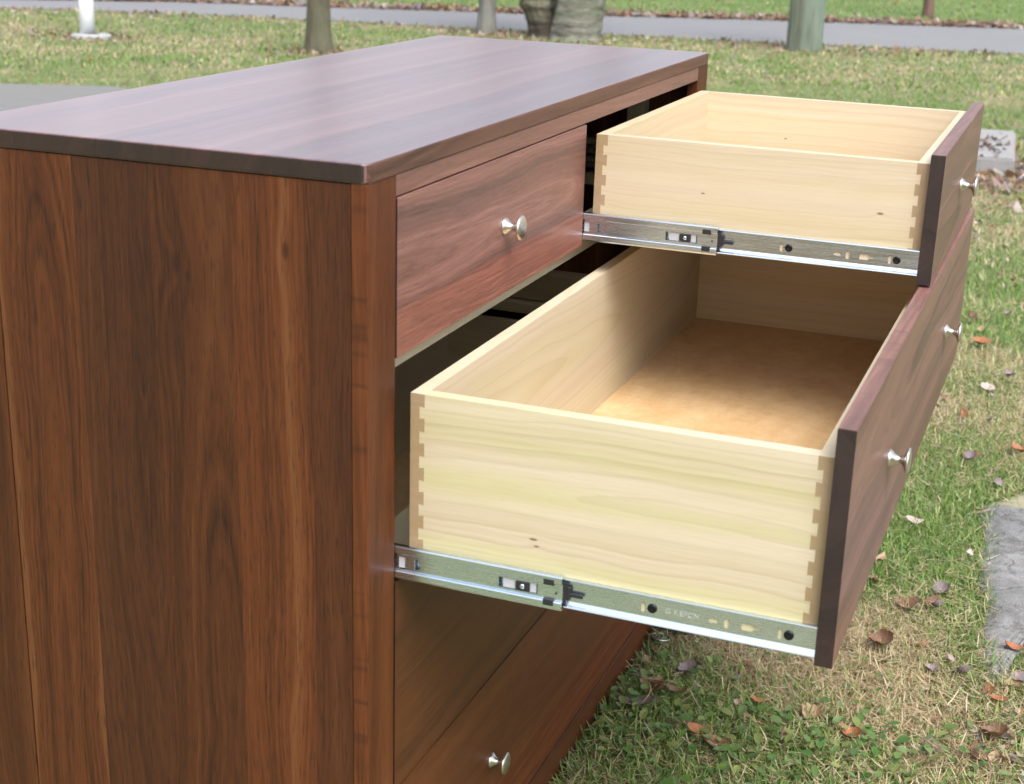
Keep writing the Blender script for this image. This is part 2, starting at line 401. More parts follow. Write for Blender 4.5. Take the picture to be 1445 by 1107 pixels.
for xa, xb in zip((-.5585, -.44, -.33, -.215, -.11), (-.44, -.33, -.215, -.11, -.0203)):
    pass
wbox('far_side_panel', -.5585, -.0203, Wd - .0195, Wd, ZBASE, -TT - .001, wal_z, 'z', chest, .0006, (.9, .9, .9))
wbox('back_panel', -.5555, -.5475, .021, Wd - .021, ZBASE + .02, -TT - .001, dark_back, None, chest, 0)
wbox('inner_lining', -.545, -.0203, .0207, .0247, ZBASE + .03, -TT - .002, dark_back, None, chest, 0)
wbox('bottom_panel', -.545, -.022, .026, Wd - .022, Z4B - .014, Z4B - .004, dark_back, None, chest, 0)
# top of five glued boards
top = empty('top', (-.28, Wd / 2, H), chest)
te = [-.5608, -.452, -.340, -.229, -.113, .0015]
ttint = [(1.0, .93, .93), (1.05, 1.0, 1.0), (.96, .9, .92), (1.08, 1.02, 1.02), (.80, .80, .84)]
for i in range(5):
    x0, x1 = te[i] + (.0001 if i else 0), te[i + 1] - (.0001 if i < 4 else 0)
    r = .011
    ol = []
    y0, y1 = -.002, Wd + .002
    def corner(cx, cy, s):
        return [(cx + r * math.cos(R(s + 90 * k / 6)), cy + r * math.sin(R(s + 90 * k / 6))) for k in range(7)]
    ol += corner(x1 - r, y0 + r, -90) if i == 4 else [(x1, y0)]
    ol += corner(x1 - r, y1 - r, 0) if i == 4 else [(x1, y1)]
    ol += corner(x0 + r, y1 - r, 90) if i == 0 else [(x0, y1)]
    ol += corner(x0 + r, y0 + r, 180) if i == 0 else [(x0, y0)]
    bm = prism(ol, zz(-TT), zz(0), 'z')
    ed = []
    for e in bm.edges:
        a_, b_ = e.verts[0].co, e.verts[1].co
        if abs(a_.z - b_.z) > 1e-5: continue
        inner = abs(a_.x - b_.x) < 1e-6 and not ((i == 4 and a_.x > 0) or (i == 0 and a_.x < -.56))
        if not inner: ed.append(e)
    bmesh.ops.bevel(bm, geom=ed, offset=.0022, segments=3, affect='EDGES', profile=.5)
    o = mesh_obj('board', bm, wal_y + wal_edge, top, along='y', color=ttint[i])
    if i == 4:
        for p in o.data.polygons:
            if p.normal.x > .7: p.material_index = 2
# web frames between the drawer rows
for z in (-.2362, -.5120, -.801):
    wbox('web_frame', -.0875, -.0203, .0252, Wd - .0215, z - .0198, z, ash_y, 'y', chest, .0006, (.80, .83, .80))
    for y in (.0252, Wd - .0945):
        wbox('web_frame_rail', -.54, -.088, y, y + .07, z - .0198, z, pop_side, 'x', chest, .0006, (.8, .8, .75))
# upright between the two top drawers and slide cleats
yc = Wd / 2
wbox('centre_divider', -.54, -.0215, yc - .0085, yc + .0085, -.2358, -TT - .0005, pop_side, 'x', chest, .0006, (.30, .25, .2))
for zc in (-.2015, -.483, -.765, -1.05):
    for (y0, y1) in ((.0250, .0682), (Wd - .0682, Wd - .0215)):
        wbox('slide_cleat', -.53, -.0225, y0, y1, zc - .026 if zc > -.3 else zc - .026, zc + .03, pop_side, 'x', chest, .0008, (.62, .58, .5))
for x0 in (-.135, -.33):
    wbox('upright_cleat', x0, x0 + .03, Wd - .068, Wd - .022, -.15, -TT - .001, pop_v, 'z', chest, .0008, (.7, .72, .66))

KNOB = [(0, .0112), (.0015, .0115), (.0035, .0100), (.0065, .0068), (.010, .0049), (.0135, .0045), (.0165, .0056), (.0190, .0090), (.0208, .0140), (.0222, .0162), (.0238, .0166), (.0252, .0155), (.0263, .0110), (.0270, .0055), (.0272, 0)]
def pins(T, B):
    out = [(T, T - .0155)]; z = T - .0302
    while z - .016 > B + .004: out.append((z, z - .0152)); z -= .0302
    if z > B + .003: out.append((z, B))
    return out

def slide(drawer, ybox, sgn, zc, xo, detail=True, sticker=False):
    """full-extension ball-bearing runner. sgn=-1: runner on the near (-y) side of the box at y=ybox"""
    Y = lambda d: ybox + sgn * d            # d = distance out from the box side
    def put(name, bm, m, bev=0, smooth=False):
        if bev: bmesh.ops.bevel(bm, geom=bm.edges[:], offset=bev, segments=1, affect='EDGES')
        return mesh_obj(name, bm, m, drawer, smooth=smooth)
    z0 = zz(zc)
    xf = xo - .0203                          # back of the drawer front
    # drawer member: web with punched slots plus two curled flanges
    xs = xf - .4855
    s = lambda x: x + xo - .5211
    holes = [rrect(s(.3035), s(.3085), z0 - .006, z0 + .006, .0024), rrect(s(.381), s(.393), z0 - .0028, z0 + .0028, .0027),
             rrect(s(.3985), s(.4045), z0 - .006, z0 + .006, .0028),
             [(s(x), z0 + z) for x, z in ((.418, -.0045), (.430, -.0045), (.433, -.0018), (.4405, -.0016), (.4405, .0016), (.433, .0018), (.430, .0045), (.418, .0045))],
             rrect(s(.4585), s(.4635), z0 - .0065, z0 + .0065, .0024)]
    bm = holed(rrect(xs, xf, z0 - .0155, z0 + .0158), holes if detail else [], Y(.0010), Y(.0022))
    prof_t = [(Y(.0010), z0 + .0160), (Y(.0012), z0 + .0173), (Y(.0035), z0 + .0180), (Y(.0052), z0 + .0176), (Y(.0056), z0 + .0162), (Y(.0050), z0 + .0156), (Y(.0044), z0 + .0166), (Y(.0026), z0 + .0168), (Y(.0022), z0 + .0152)]
    prof_b = [(Y(.0010), z0 - .0157), (Y(.0022), z0 - .0110), (Y(.0042), z0 - .0150), (Y(.0062), z0 - .0165), (Y(.0066), z0 - .0178), (Y(.0058), z0 - .0186), (Y(.0030), z0 - .0186)]
    join(bm, prism(prof_t, xs, xf, 'x')); join(bm, prism(prof_b, xs, xf, 'x'))
    put('drawer_runner', bm, zinc)
    # middle member, drawn out with the drawer
    xe = xo - .5211 + .2120 if xo > .3 else -.04
    xb = xe - .43
    wz0, wz1 = z0 - .0105, z0 + .0118
    holes = [rrect(xe - .206, xe - .198, z0 - .009, z0 + .007), rrect(xe - .186, xe - .179, z0 - .007, z0 + .0065),
             rrect(xe - .0785, xe - .0305, z0 - .0068, z0 + .0062)]
    bm = holed(rrect(xb, xe, wz0, wz1), holes if detail else [], Y(.0077), Y(.0086))
    up = [(Y(.0077), wz1 - .0004), (Y(.0115), wz1 - .0003), (Y(.0122), wz1 + .0006), (Y(.0123), z0 + .0195), (Y(.0117), z0 + .0213), (Y(.0100), z0 + .0220), (Y(.0060), z0 + .0220), (Y(.0060), z0 + .0212), (Y(.0098), z0 + .0210), (Y(.0108), z0 + .0195), (Y(.0108), wz1 + .0012), (Y(.0079), wz1 + .0006)]
    lo = [(p[0], 2 * z0 - p[1] + .0007) for p in up]
    join(bm, prism(up, xb, xe, 'x')); join(bm, prism(lo, xb, xe, 'x'))
    put('middle_runner', bm, zinc)
    if detail:
        o = put('bearing_retainer', box(xe - .0735, xe - .0325, Y(.0072) if sgn < 0 else Y(.0060), Y(.0060) if sgn < 0 else Y(.0072), z0 - .0062, z0 + .0056), greyp)
        put('retainer_catch', box(xe - .0575, xe - .0400, min(Y(.0073), Y(.0096)), max(Y(.0073), Y(.0096)), z0 - .0055, z0 + .0050, .0005), blackp)
        bm = lathe([(0, .0030), (.0012, .0030), (.0018, .0018), (.0019, 0)], (xe - .0490, Y(.0096), z0), (0, sgn, 0), 14); put('rivet', bm, zinc, smooth=True)
        put('bearing_retainer', box(xe - .213, xe - .186, min(Y(.0064), Y(.0076)), max(Y(.0064), Y(.0076)), z0 - .0075, z0 + .0075), greyp)
        bm = box(xe - .0225, xe - .0095, min(Y(.0126), Y(.0088)), max(Y(.0126), Y(.0088)), z0 + .0092, z0 + .0165, .0006)
        put('stop_pad', bm, blackp)
        bm = box(xe - .0225, xe - .0095, min(Y(.0126), Y(.0088)), max(Y(.0126), Y(.0088)), z0 - .0165, z0 - .0090, .0006)
        put('stop_pad', bm, blackp)
        put('pin_hole', lathe([(0, .0013), (.0003, .0013), (.0004, 0)], (xe - .0075, Y(.0101), z0 - .0005), (0, sgn, 0), 12), blackp)
        # release lever sticking out of the end
        bm = bmesh.new(); ya, yb = min(Y(.0030), Y(.0085)), max(Y(.0030), Y(.0085))
        bxm(bm, xe - .002, xe + .0045, ya, yb, z0 - .014, z0 + .0145)
        join(bm, box(xe + .0030, xe + .009, ya + .001, yb - .001, z0 - .007, z0 + .009, .001))
        join(bm, box(xe + .0075, xe + .0235, ya + .0012, yb - .001, z0 - .0035, z0 + .0018, .0012))
        put('release_lever', bm, blackp)
        for x in (.3165, .4705):
            bm = lathe([(0, .0056), (.0012, .0055), (.0020, .0046), (.0022, .0030), (.0012, .0012), (.0012, 0)], (s(x), Y(.0022), z0 + .0004), (0, sgn, 0), 20)
            put('screw', bm, screwb, smooth=True)
        if sticker:
            cu = bpy.data.curves.new('stamped_lettering', 'FONT'); cu.body = 'G KEFCN'; cu.size = .0088; cu.extrude = .0001; cu.align_x = 'CENTER'; cu.align_y = 'CENTER'; cu.space_character = 1.12
            cu.materials.append(stampm)
            t0 = bpy.data.objects.new('tmp', cu); COL.objects.link(t0); bpy.context.view_layer.update()
            me = bpy.data.meshes.new_from_object(t0.evaluated_get(bpy.context.evaluated_depsgraph_get())); bpy.data.objects.remove(t0)
            t = bpy.data.objects.new('stamped_lettering', me); COL.objects.link(t); t.parent = drawer
            w0 = Vector((s(.351), Y(.00235), z0 + .0005)); t.location = w0 - PO[drawer.name]; t.rotation_euler = (R(90), 0, 0)
stampm = plain('stamped_metal', (.78, .80, .78), .5, 1)

def drawer(yn, yf, zt, zb, xo, zbt, zc, side_m, box_t, ftints, split, fm, knobs, tilt=0, turn=0, detail=False, sticker=False, kz=None, label=None, boxt=(1, 1, 1), lenb=.4857, tb=.0178, tf=.0198):
    d = empty('drawer', (0, .7, H), chest)
    if label: d['label'] = label
    xb_, xf_ = xo - tf, xo
    zs = zb + (zt - zb) * split
    for (z0, z1, tc) in ((zb, zs - .00004, ftints[1]), (zs + .00004, zt, ftints[0])):
        bm = box(xb_, xf_, yn, yf, zz(z0), zz(z1)); ms = zz(zs)
        bmesh.ops.bevel(bm, geom=[e for e in bm.edges if all(abs(v.co.z - ms) > .001 for v in e.verts)], offset=.0008, segments=2, affect='EDGES')
        mesh_obj('front_board', bm, fm, d, along='y', color=tc)
    # dovetailed box
    bx1 = xb_ - .0003; bx0 = bx1 - lenb; y0, y1 = yn + .0115, yf - .0115; bb = zc - .0180
    P = pins(zbt, bb); cover = .0115
    for k, yy in enumerate((y0, y1 - tb)):
        # side with sockets at both ends
        pts = []
        cur = [(bx0 + cover, zz(zbt))]
        # build the left edge downwards
        left = []; right = []
        z = zbt
        for (a, b) in P:
            if a < z: left += [(bx0 + cover, zz(z)), (bx0 + cover, zz(a))]; right += [(bx1 - cover, zz(z)), (bx1 - cover, zz(a))]
            t = .0009
            left += [(bx0 + tb, zz(a + (t if a < zbt else 0))), (bx0 + tb, zz(b - (t if b > bb + 1e-6 else 0)))]
            right += [(bx1 - tb, zz(a + (t if a < zbt else 0))), (bx1 - tb, zz(b - (t if b > bb + 1e-6 else 0)))]
            z = b
        if z > bb + 1e-6: left += [(bx0 + cover, zz(z)), (bx0 + cover, zz(bb))]; right += [(bx1 - cover, zz(z)), (bx1 - cover, zz(bb))]
        ol = left + right[::-1]
        mesh_obj('box_side', prism(ol, yy, yy + tb, 'y'), side_m if (k == 0 or sticker is False) else pop_plain, d, along='x', color=boxt)
        # remember outline of the pins for the ends
    for (xa, sg, nm) in ((bx0, 1, 'box_back'), (bx1, -1, 'box_front')):
        X = lambda q: xa + sg * q
        bm = bmesh.new()
        xs_ = sorted((X(0), X(tb))); bxm(bm, xs_[0], xs_[1], y0 + tb, y1 - tb, zz(bb), zz(zbt))
        for yy in (y0, y1 - tb):
            inn = []; z = zbt
            for (a, b) in P:
                t = .0009
                if a < z: inn += [(X(cover), zz(z)), (X(cover), zz(a))]
                inn += [(X(tb), zz(a + (t if a < zbt else 0))), (X(tb), zz(b - (t if b > bb + 1e-6 else 0)))]
                z = b
            if z > bb + 1e-6: inn += [(X(cover), zz(z)), (X(cover), zz(bb))]
            join(bm, prism([(X(0), zz(zbt))] + inn + [(X(0), zz(bb))], yy + (.00002 if yy == y0 else 0), yy + tb, 'y'))
        mesh_obj(nm, bm, pop_y, d, along='y', color=boxt)
    bm = box(bx0 + tb - .001, bx1 - tb + .001, y0 + tb - .001, y1 - tb + .001, zz(bb + .001), zz(bb + .0085)); mesh_obj('box_bottom', bm, ply_m, d)
    for sg, yb in ((-1, y0), (1, y1)): slide(d, yb, sg, zc, xo, detail and sg < 0, sticker and sg < 0)
    for ky in knobs:
        o = mesh_obj('knob', lathe(KNOB, (xf_ + .0001, ky, zz(kz if kz else (zt + zb) / 2)), (1, 0, 0), 32), nickel, d, smooth=True)
    d.rotation_euler = (0, tilt, turn)
    return d
Y0, YF = S + G, Wd - S - G
w1 = (YF - Y0 - G) / 2; Y1 = Y0 + w1; YU = Y1 + G
KY = .3318
drawer(Y0, Y1, ZR - G, Z1B, 0.0008, -.062, -.2015, pop_sideU, None, ((1.2, 1.12, 1.12), (1.45, 1.1, .95)), .30, wal_f, [(Y0 + Y1) / 2], kz=-.1393, label='closed top drawer nearest the side panel')
drawer(YU, YF, ZR - G, Z1B, .5186, -.0620, -.2015, pop_sideU, None, ((1.15, 1.1, 1.1), (1.1, 1.05, 1.0)), .55, wal_f, [(YU + YF) / 2], tilt=.0045, turn=.0012, detail=True, kz=-.1393, label='upper small drawer pulled fully open')
drawer(Y0, YF, Z1B - G - .0034, Z2B, .5211, -.2732, -.4835, pop_side, None, ((1.1, 1.05, 1.08), (1.15, 1.05, 1.0)), .22, wal_f, [Y0 + KY, YF - KY], turn=-.0035, tilt=-.0003, detail=True, sticker=True, kz=-.3793, label='wide deep drawer pulled fully open')
drawer(Y0, YF, Z2B - G, Z3B, 0.0006, -.55, -.775, pop_side, None, ((.9, .98, 1.05), (.95, 1.0, 1.05)), .5, wal_low, [Y0 + KY, YF - KY], label='closed third drawer under the open wide one')
drawer(Y0, YF, Z3B - G, Z4B, 0.0006, -.84, -1.06, pop_side, None, ((1.15, 1.15, 1.2), (1.3, 1.1, 1.1)), .30, wal_fs, [Y0 + KY, YF - KY], label='closed lowest drawer with a pale sapwood streak')

# ------------------------------------------------------------------ stones
def slab(name, pts, z0, z1, mat, label, cat, jit=.0):
    bm = prism(pts, z0, z1, 'z')
    bmesh.ops.bevel(bm, geom=[e for e in bm.edges if e.verts[0].co.z > z1 - .001 and e.verts[1].co.z > z1 - .001], offset=.012, segments=2, affect='EDGES')
    o = mesh_obj(name, bm, mat, origin=(pts[0][0], pts[0][1], 0)); tag(o, label, cat); return o
slab('concrete_block', [(-.55, 7.55), (.32, 7.62), (.25, 8.85), (-.6, 8.75)], -.05, .10, concrete('pale_concrete', (.26, .255, .255)), 'pale square concrete block with dead leaves on it, behind the open drawer knob', 'concrete block')
slab('edging_stone', [(.36, 7.35), (.56, 7.30), (.60, 7.62), (.40, 7.66)], -.05, .05, concrete('grey_stone', (.36, .34, .33)), 'small grey stone at the right corner of the pale concrete block', 'stone')
def rock():
    base = [(.575, 2.31), (.66, 2.46), (.80, 2.50), (1.0, 2.44), (1.18, 2.25), (1.22, 1.9), (1.08, 1.62), (.88, 1.60), (.735, 1.68), (.715, 1.55), (.685, 1.40), (.655, 1.33), (.635, 1.45), (.622, 1.68), (.600, 1.9), (.585, 2.07)]
    P = []
    for i in range(len(base)):
        a, b = Vector(base[i]), Vector(base[(i + 1) % len(base)])
        for t in (0, .25, .5, .75):
            p = a.lerp(b, t); P.append((p.x + random.uniform(-.008, .008), p.y + random.uniform(-.012, .012)))
    c = Vector((sum(p[0] for p in P) / len(P), sum(p[1] for p in P) / len(P)))
    bm = bmesh.new(); rings = []
    for (s, z) in ((1.03, -.03), (1.0, .004), (.97, .014), (.90, .020), (.75, .024), (.5, .026), (.25, .026)):
        rings.append([bm.verts.new((c.x + (p[0] - c.x) * s, c.y + (p[1] - c.y) * s, z + (random.uniform(-.004, .004) if z > .02 else 0))) for p in P])
    for A, B in zip(rings, rings[1:]):
        for i in range(len(P)): bm.faces.new((A[i], A[(i + 1) % len(P)], B[(i + 1) % len(P)], B[i]))
    cv = bm.verts.new((c.x, c.y, .026)); A = rings[-1]
    for i in range(len(P)): bm.faces.new((A[i], A[(i + 1) % len(P)], cv))
    a = NT('flat_stone'); g = a.n('ShaderNodeNewGeometry').outputs['Position']; p = a.sep(g)
    v = a.xyz(p[0], p[1], p[2])
    f = a.noise(v, 11., 8, .72, .25); h = a.noise(g, 130., 4, .75)
    cc = a.ramp(f, [(.30, (.05, .05, .05)), (.45, (.12, .12, .122)), (.57, (.19, .19, .192)), (.74, (.31, .31, .30))])
    cc = a.mix(a.mr(h, .5, .72, 0, .55), cc, (.12, .115, .11))
    vo = a.n('ShaderNodeTexVoronoi', feature='DISTANCE_TO_EDGE'); a.put(vo.inputs['Vector'], a.n('ShaderNodeVectorMath', operation='ADD').outputs[0]); va = vo.inputs['Vector'].links[0].from_node
    nz = a.n('ShaderNodeTexNoise'); a.put(nz.inputs['Vector'], g); nz.inputs['Scale'].default_value = 9; nz.inputs['Detail'].default_value = 5
    sc = a.n('ShaderNodeVectorMath', operation='SCALE'); a.put(sc.inputs[0], nz.outputs['Color']); sc.inputs['Scale'].default_value = .22
    a.put(va.inputs[0], g); a.put(va.inputs[1], sc.outputs[0]); vo.inputs['Scale'].default_value = 5.5
    crack = a.mr(vo.outputs['Distance'], .0, .035, 1, 0)
    cc = a.mix(a.math('MULTIPLY', crack, .55), cc, (.05, .047, .042))
    cc = a.mix(a.mr(a.noise(g, 420., 2, .5), .55, .62, 0, .5), cc, (.40, .39, .36))
    edge = a.math('ADD', p[1], a.math('MULTIPLY', a.noise(g, 18., 4, .6), .16))
    cc = a.mix(a.mr(edge, 2.36, 2.40, 0, .9), cc, a.mix(f, (.24, .22, .12), (.36, .34, .22)))
    a.bump(a.math('SUBTRACT', a.math('ADD', f, a.math('MULTIPLY', h, .25)), a.math('MULTIPLY', crack, .5)), .6, .006); a.set(Base_Color=cc, Roughness=.85)
    o = mesh_obj('stepping_stone', bm, a.m, origin=(c.x, c.y, 0), smooth=True)
    tag(o, 'flat weathered grey stepping stone with a yellowish lichen edge sunk in the grass', 'stepping stone')
    return P
ROCK = rock()

# ------------------------------------------------------------------ posts and trees
def bark(name, c0, c1, c2, sc=9., vert=.35, moss=None, bk=.8, ring=False):
    a = NT(name); co = a.n('ShaderNodeTexCoord').outputs['Object']; s = a.sep(co)
    v = a.xyz(s[0], s[1], a.math('MULTIPLY', s[2], vert)) if not ring else a.xyz(a.math('MULTIPLY', s[0], .5), a.math('MULTIPLY', s[1], .5), a.math('MULTIPLY', s[2], 2.6))
    f = a.noise(v, sc, 6, .65, .6); h = a.noise(v, sc * 5, 4, .6)
    c = a.ramp(a.math('ADD', a.math('MULTIPLY', f, .7), a.math('MULTIPLY', h, .3)), [(.35, c0), (.5, c1), (.66, c2)])
    if moss: c = a.mix(a.mr(a.noise(v, sc * .5, 4, .6), .45, .62, 0, .75), c, moss)
    a.bump(a.math('ADD', f, a.math('MULTIPLY', h, .4)), bk, .03); a.set(Base_Color=c, Roughness=.9); return a.m
def limb(bm, pts, rads, n=18, lump=.06, seed=0, cap=True):
    rnd = random.Random(seed); P = [Vector(p) for p in pts]; rings = []
    ph = [rnd.uniform(0, 6.28) for _ in range(4)]
    for k, (p, r) in enumerate(zip(P, rads)):
        d = (P[min(k + 1, len(P) - 1)] - P[max(k - 1, 0)]).normalized()
        a = d.cross(Vector((0, 1, 0))).normalized() if abs(d.y) < .9 else d.cross(Vector((1, 0, 0))).normalized(); b = d.cross(a)
        row = []
        for i in range(n):
            t = 2 * math.pi * i / n
            rr = r * (1 + lump * math.sin(3 * t + ph[0] + k * .15) + lump * .6 * math.sin(5 * t + ph[1] - k * .2) + rnd.uniform(-.4, .4) * lump)
            row.append(bm.verts.new(p + (a * math.cos(t) + b * math.sin(t)) * rr))
        rings.append(row)
    for A, B in zip(rings, rings[1:]):
        for i in range(n): bm.faces.new((A[i], A[(i + 1) % n], B[(i + 1) % n], B[i]))
    if cap: bm.faces.new(rings[0][::-1]); bm.faces.new(rings[-1])
from mathutils import noise as mn
def trunk(bm, pts, rads, n=56, vert=1., amp=.05, ringy=0., seed=0, top=1.0, step=.022):
    P = [Vector(p) for p in pts]; rows = []; z = P[0].z
    while z < P[-1].z - 1e-4:
        k = max(i for i in range(len(P) - 1) if P[i].z <= z + 1e-6); t = (z - P[k].z) / (P[k + 1].z - P[k].z); t2 = t * t * (3 - 2 * t)
        rows.append((P[k].lerp(P[k + 1], t), rads[k] * (1 - t2) + rads[k + 1] * t2)); z += step if z < top else .12
    rows.append((P[-1], rads[-1])); rings = []
    for p, r in rows:
        row = []
        for i in range(n):
            a = 2 * math.pi * i / n; c, s_ = math.cos(a), math.sin(a)
            big = mn.noise(Vector((c * 1.3 + seed, s_ * 1.3, p.z * 1.6)))
            fine = mn.noise(Vector((c * 6 + seed, s_ * 6, p.z * 9 * vert))) + .5 * mn.noise(Vector((c * 15, s_ * 15 + seed, p.z * 22 * vert)))
            rg = mn.noise(Vector((c * .8, s_ * .8 + seed, p.z * 26))) if ringy else 0
            rr = r * (1 + amp * 1.6 * big + amp * fine + ringy * rg)
            row.append(bm.verts.new((p.x + c * rr, p.y + s_ * rr, p.z)))
        rings.append(row)
    for A, B in zip(rings, rings[1:]):
        for i in range(n): bm.faces.new((A[i], A[(i + 1) % n], B[(i + 1) % n], B[i]))
    bm.faces.new(rings[0][::-1]); bm.faces.new(rings[-1])
def tree(name, x, y, r, h, mat, label, cat='tree', lean=(0, 0), seed=1, lump=.05, flare=1.3, limbs=7, group=None):
    t = empty(name, (x, y, 0)); tag(t, label, cat, group)
    bm = bmesh.new(); rnd = random.Random(seed); n = 14
    pts = [(x + lean[0] * (k / n) * h, y + lean[1] * (k / n) * h, -.05 + h * k / n) for k in range(n + 1)]
    rads = [r * (flare if k == 0 else 1 + (flare - 1) * math.exp(-k * 1.6)) * (1 - .5 * k / n) for k in range(n + 1)]
    trunk(bm, pts, rads, 44, .25, lump * 1.2, 0, seed)
    bmesh.ops.recalc_face_normals(bm, faces=bm.faces[:])
    mesh_obj('trunk', bm, mat, t, origin=(x, y, 0), smooth=True)
    if limbs:
        bm = bmesh.new()
        for j in range(limbs):
            k = rnd.randint(8, n - 1); az = j * 2.4 + rnd.random(); L = rnd.uniform(.9, 1.8); p0 = Vector(pts[k]); d = Vector((math.cos(az), math.sin(az), rnd.uniform(.5, 1.2))).normalized()
            P = [p0 + d * L * s + Vector((0, 0, .2 * s * s)) + Vector((rnd.uniform(-.05, .05),) * 3) for s in (0, .25, .5, .75, 1)]
            limb(bm, P, [rads[k] * .45 * (1 - .8 * s) + .004 for s in (0, .25, .5, .75, 1)], 8, .03, j)
            for q in range(4):
                s0 = rnd.uniform(.35, .95); b0 = p0 + d * L * s0 + Vector((0, 0, .2 * s0 * s0)); d2 = (d + Vector((rnd.uniform(-1, 1), rnd.uniform(-1, 1), rnd.uniform(-.2, .8)))).normalized()
                limb(bm, [b0, b0 + d2 * .25, b0 + d2 * .55], [.012, .008, .003], 5, .02, q)
        bmesh.ops.recalc_face_normals(bm, faces=bm.faces[:])
        mesh_obj('limbs', bm, mat, t, origin=(x, y, 0), smooth=True)
    return t
bk1 = bark('brown_bark', (.05, .042, .027), (.10, .088, .06), (.16, .14, .10), 14., .2, moss=(.09, .095, .055))
bk2 = bark('grey_bark', (.10, .10, .09), (.17, .17, .155), (.24, .235, .215), 12., .3)
bk3 = bark('cherry_bark', (.03, .026, .02), (.15, .145, .12), (.33, .32, .27), 6., .6, moss=(.16, .19, .13), bk=.8, ring=True)
bk4 = bark('green_pole_wood', (.07, .075, .05), (.15, .17, .125), (.25, .25, .19), 12., .07, moss=(.13, .20, .165), bk=.7)
bk5 = bark('red_brown_bark', (.09, .05, .038), (.14, .085, .065), (.19, .125, .10), 14., .2)
tree('young_tree', -6.16, 11.32, .112, 4.2, bk1, 'slim olive-brown tree trunk behind the far left part of the chest top', seed=3, lump=.03, flare=1.35, lean=(.01, 0))
tree('young_tree', -5.70, 14.36, .098, 4.0, bk2, 'slim pale grey tree trunk left of the gnarled double trunk', seed=4, lump=.025, flare=1.15, lean=(.015, 0))
tree('young_tree', -1.68, 21.12, .083, 3.6, bk5, 'thin reddish-brown trunk alone on the lawn beyond the road', seed=9, lump=.02, flare=1.05, lean=(.002, 0))
# gnarled tree with two trunks
gt = empty('gnarled_tree', (-4.75, 14.3, 0)); tag(gt, 'old gnarled tree with two thick mossy trunks at the near edge of the road', 'tree')
bm = bmesh.new()
trunk(bm, [(-4.98, 14.25, -.05), (-4.99, 14.25, .08), (-5.02, 14.25, .22), (-5.06, 14.26, .36), (-5.05, 14.27, .5), (-5.03, 14.28, .7), (-5.05, 14.3, 1.1), (-5.2, 14.35, 1.9), (-5.5, 14.4, 3.2)], [.15, .145, .16, .205, .19, .17, .16, .15, .10], 60, .8, .11, .05, 5)
bmesh.ops.recalc_face_normals(bm, faces=bm.faces[:]); mesh_obj('trunk', bm, bark('dark_cherry_bark', (.015, .012, .01), (.06, .045, .036), (.14, .115, .095), 7., .7, moss=(.16, .17, .11), ring=True), gt, origin=(-5, 14.25, 0), smooth=True)
bm = bmesh.new()
trunk(bm, [(-4.60, 14.2, -.05), (-4.60, 14.2, .08), (-4.58, 14.2, .22), (-4.56, 14.2, .36), (-4.54, 14.2, .5), (-4.50, 14.22, .75), (-4.45, 14.25, 1.1), (-4.3, 14.3, 1.9), (-4.1, 14.3, 3.2)], [.30, .275, .262, .255, .25, .235, .22, .18, .11], 60, .8, .04, .06, 8)
bmesh.ops.recalc_face_normals(bm, faces=bm.faces[:]); mesh_obj('trunk', bm, bk3, gt, origin=(-4.6, 14.2, 0), smooth=True)
bm = bmesh.new()
for j in range(8):
    az = j * 1.7; b0 = Vector((-4.3 if j % 2 else -5.2, 14.3, 1.9 + .12 * j)); d = Vector((math.cos(az), math.sin(az), .8)).normalized()
    limb(bm, [b0, b0 + d * .6, b0 + d * 1.2 + Vector((0, 0, .2)), b0 + d * 1.9 + Vector((.1, 0, .5))], [.09, .065, .04, .01], 9, .04, j)
bmesh.ops.recalc_face_normals(bm, faces=bm.faces[:]); mesh_obj('limbs', bm, bk3, gt, origin=(-4.75, 14.3, 0), smooth=True)
# green weathered pole
pl_ = empty('wooden_pole', (-2.23, 14.68, 0)); tag(pl_, 'thick straight round wooden pole stained green, standing on the lawn before the road', 'pole')
bm = bmesh.new(); limb(bm, [(-2.23, 14.72, z) for z in (-.05, .02, .3, .8, 1.6, 2.8, 4.5)], [.192, .187, .184, .181, .176, .168, .155], 40, .018, 2); bmesh.ops.recalc_face_normals(bm, faces=bm.faces[:])
mesh_obj('shaft', bm, bk4, pl_, origin=(-2.23, 14.72, 0), smooth=True)
bm = lathe([(0, .155), (.03, .14), (.045, 0)], (-2.23, 14.72, 4.5), (0, 0, 1), 24); mesh_obj('cap', bm, zinc, pl_)
# white post
wp = empty('white_post', (-8.66, 11.2, 0)); tag(wp, 'white painted metal post on a pale round footing at the far left', 'post')
wm = plain('white_paint', (.72, .75, .78), .4, nscale=6, namt=.06)
bm = bmesh.new(); limb(bm, [(-8.68, 11.22, z) for z in (.03, .3, .8, 1.6, 3.2)], [.076, .073, .070, .067, .06], 24, .0, 1); mesh_obj('shaft', bm, wm, wp, origin=(-8.68, 11.22, 0), smooth=True)
bm = lathe([(0, .0), (.0, .20), (.03, .195), (.042, .17), (.045, .075)], (-8.62, 11.20, .0), (0, 0, 1), 28); mesh_obj('footing', bm, concrete('footing', (.33, .34, .34)), wp)

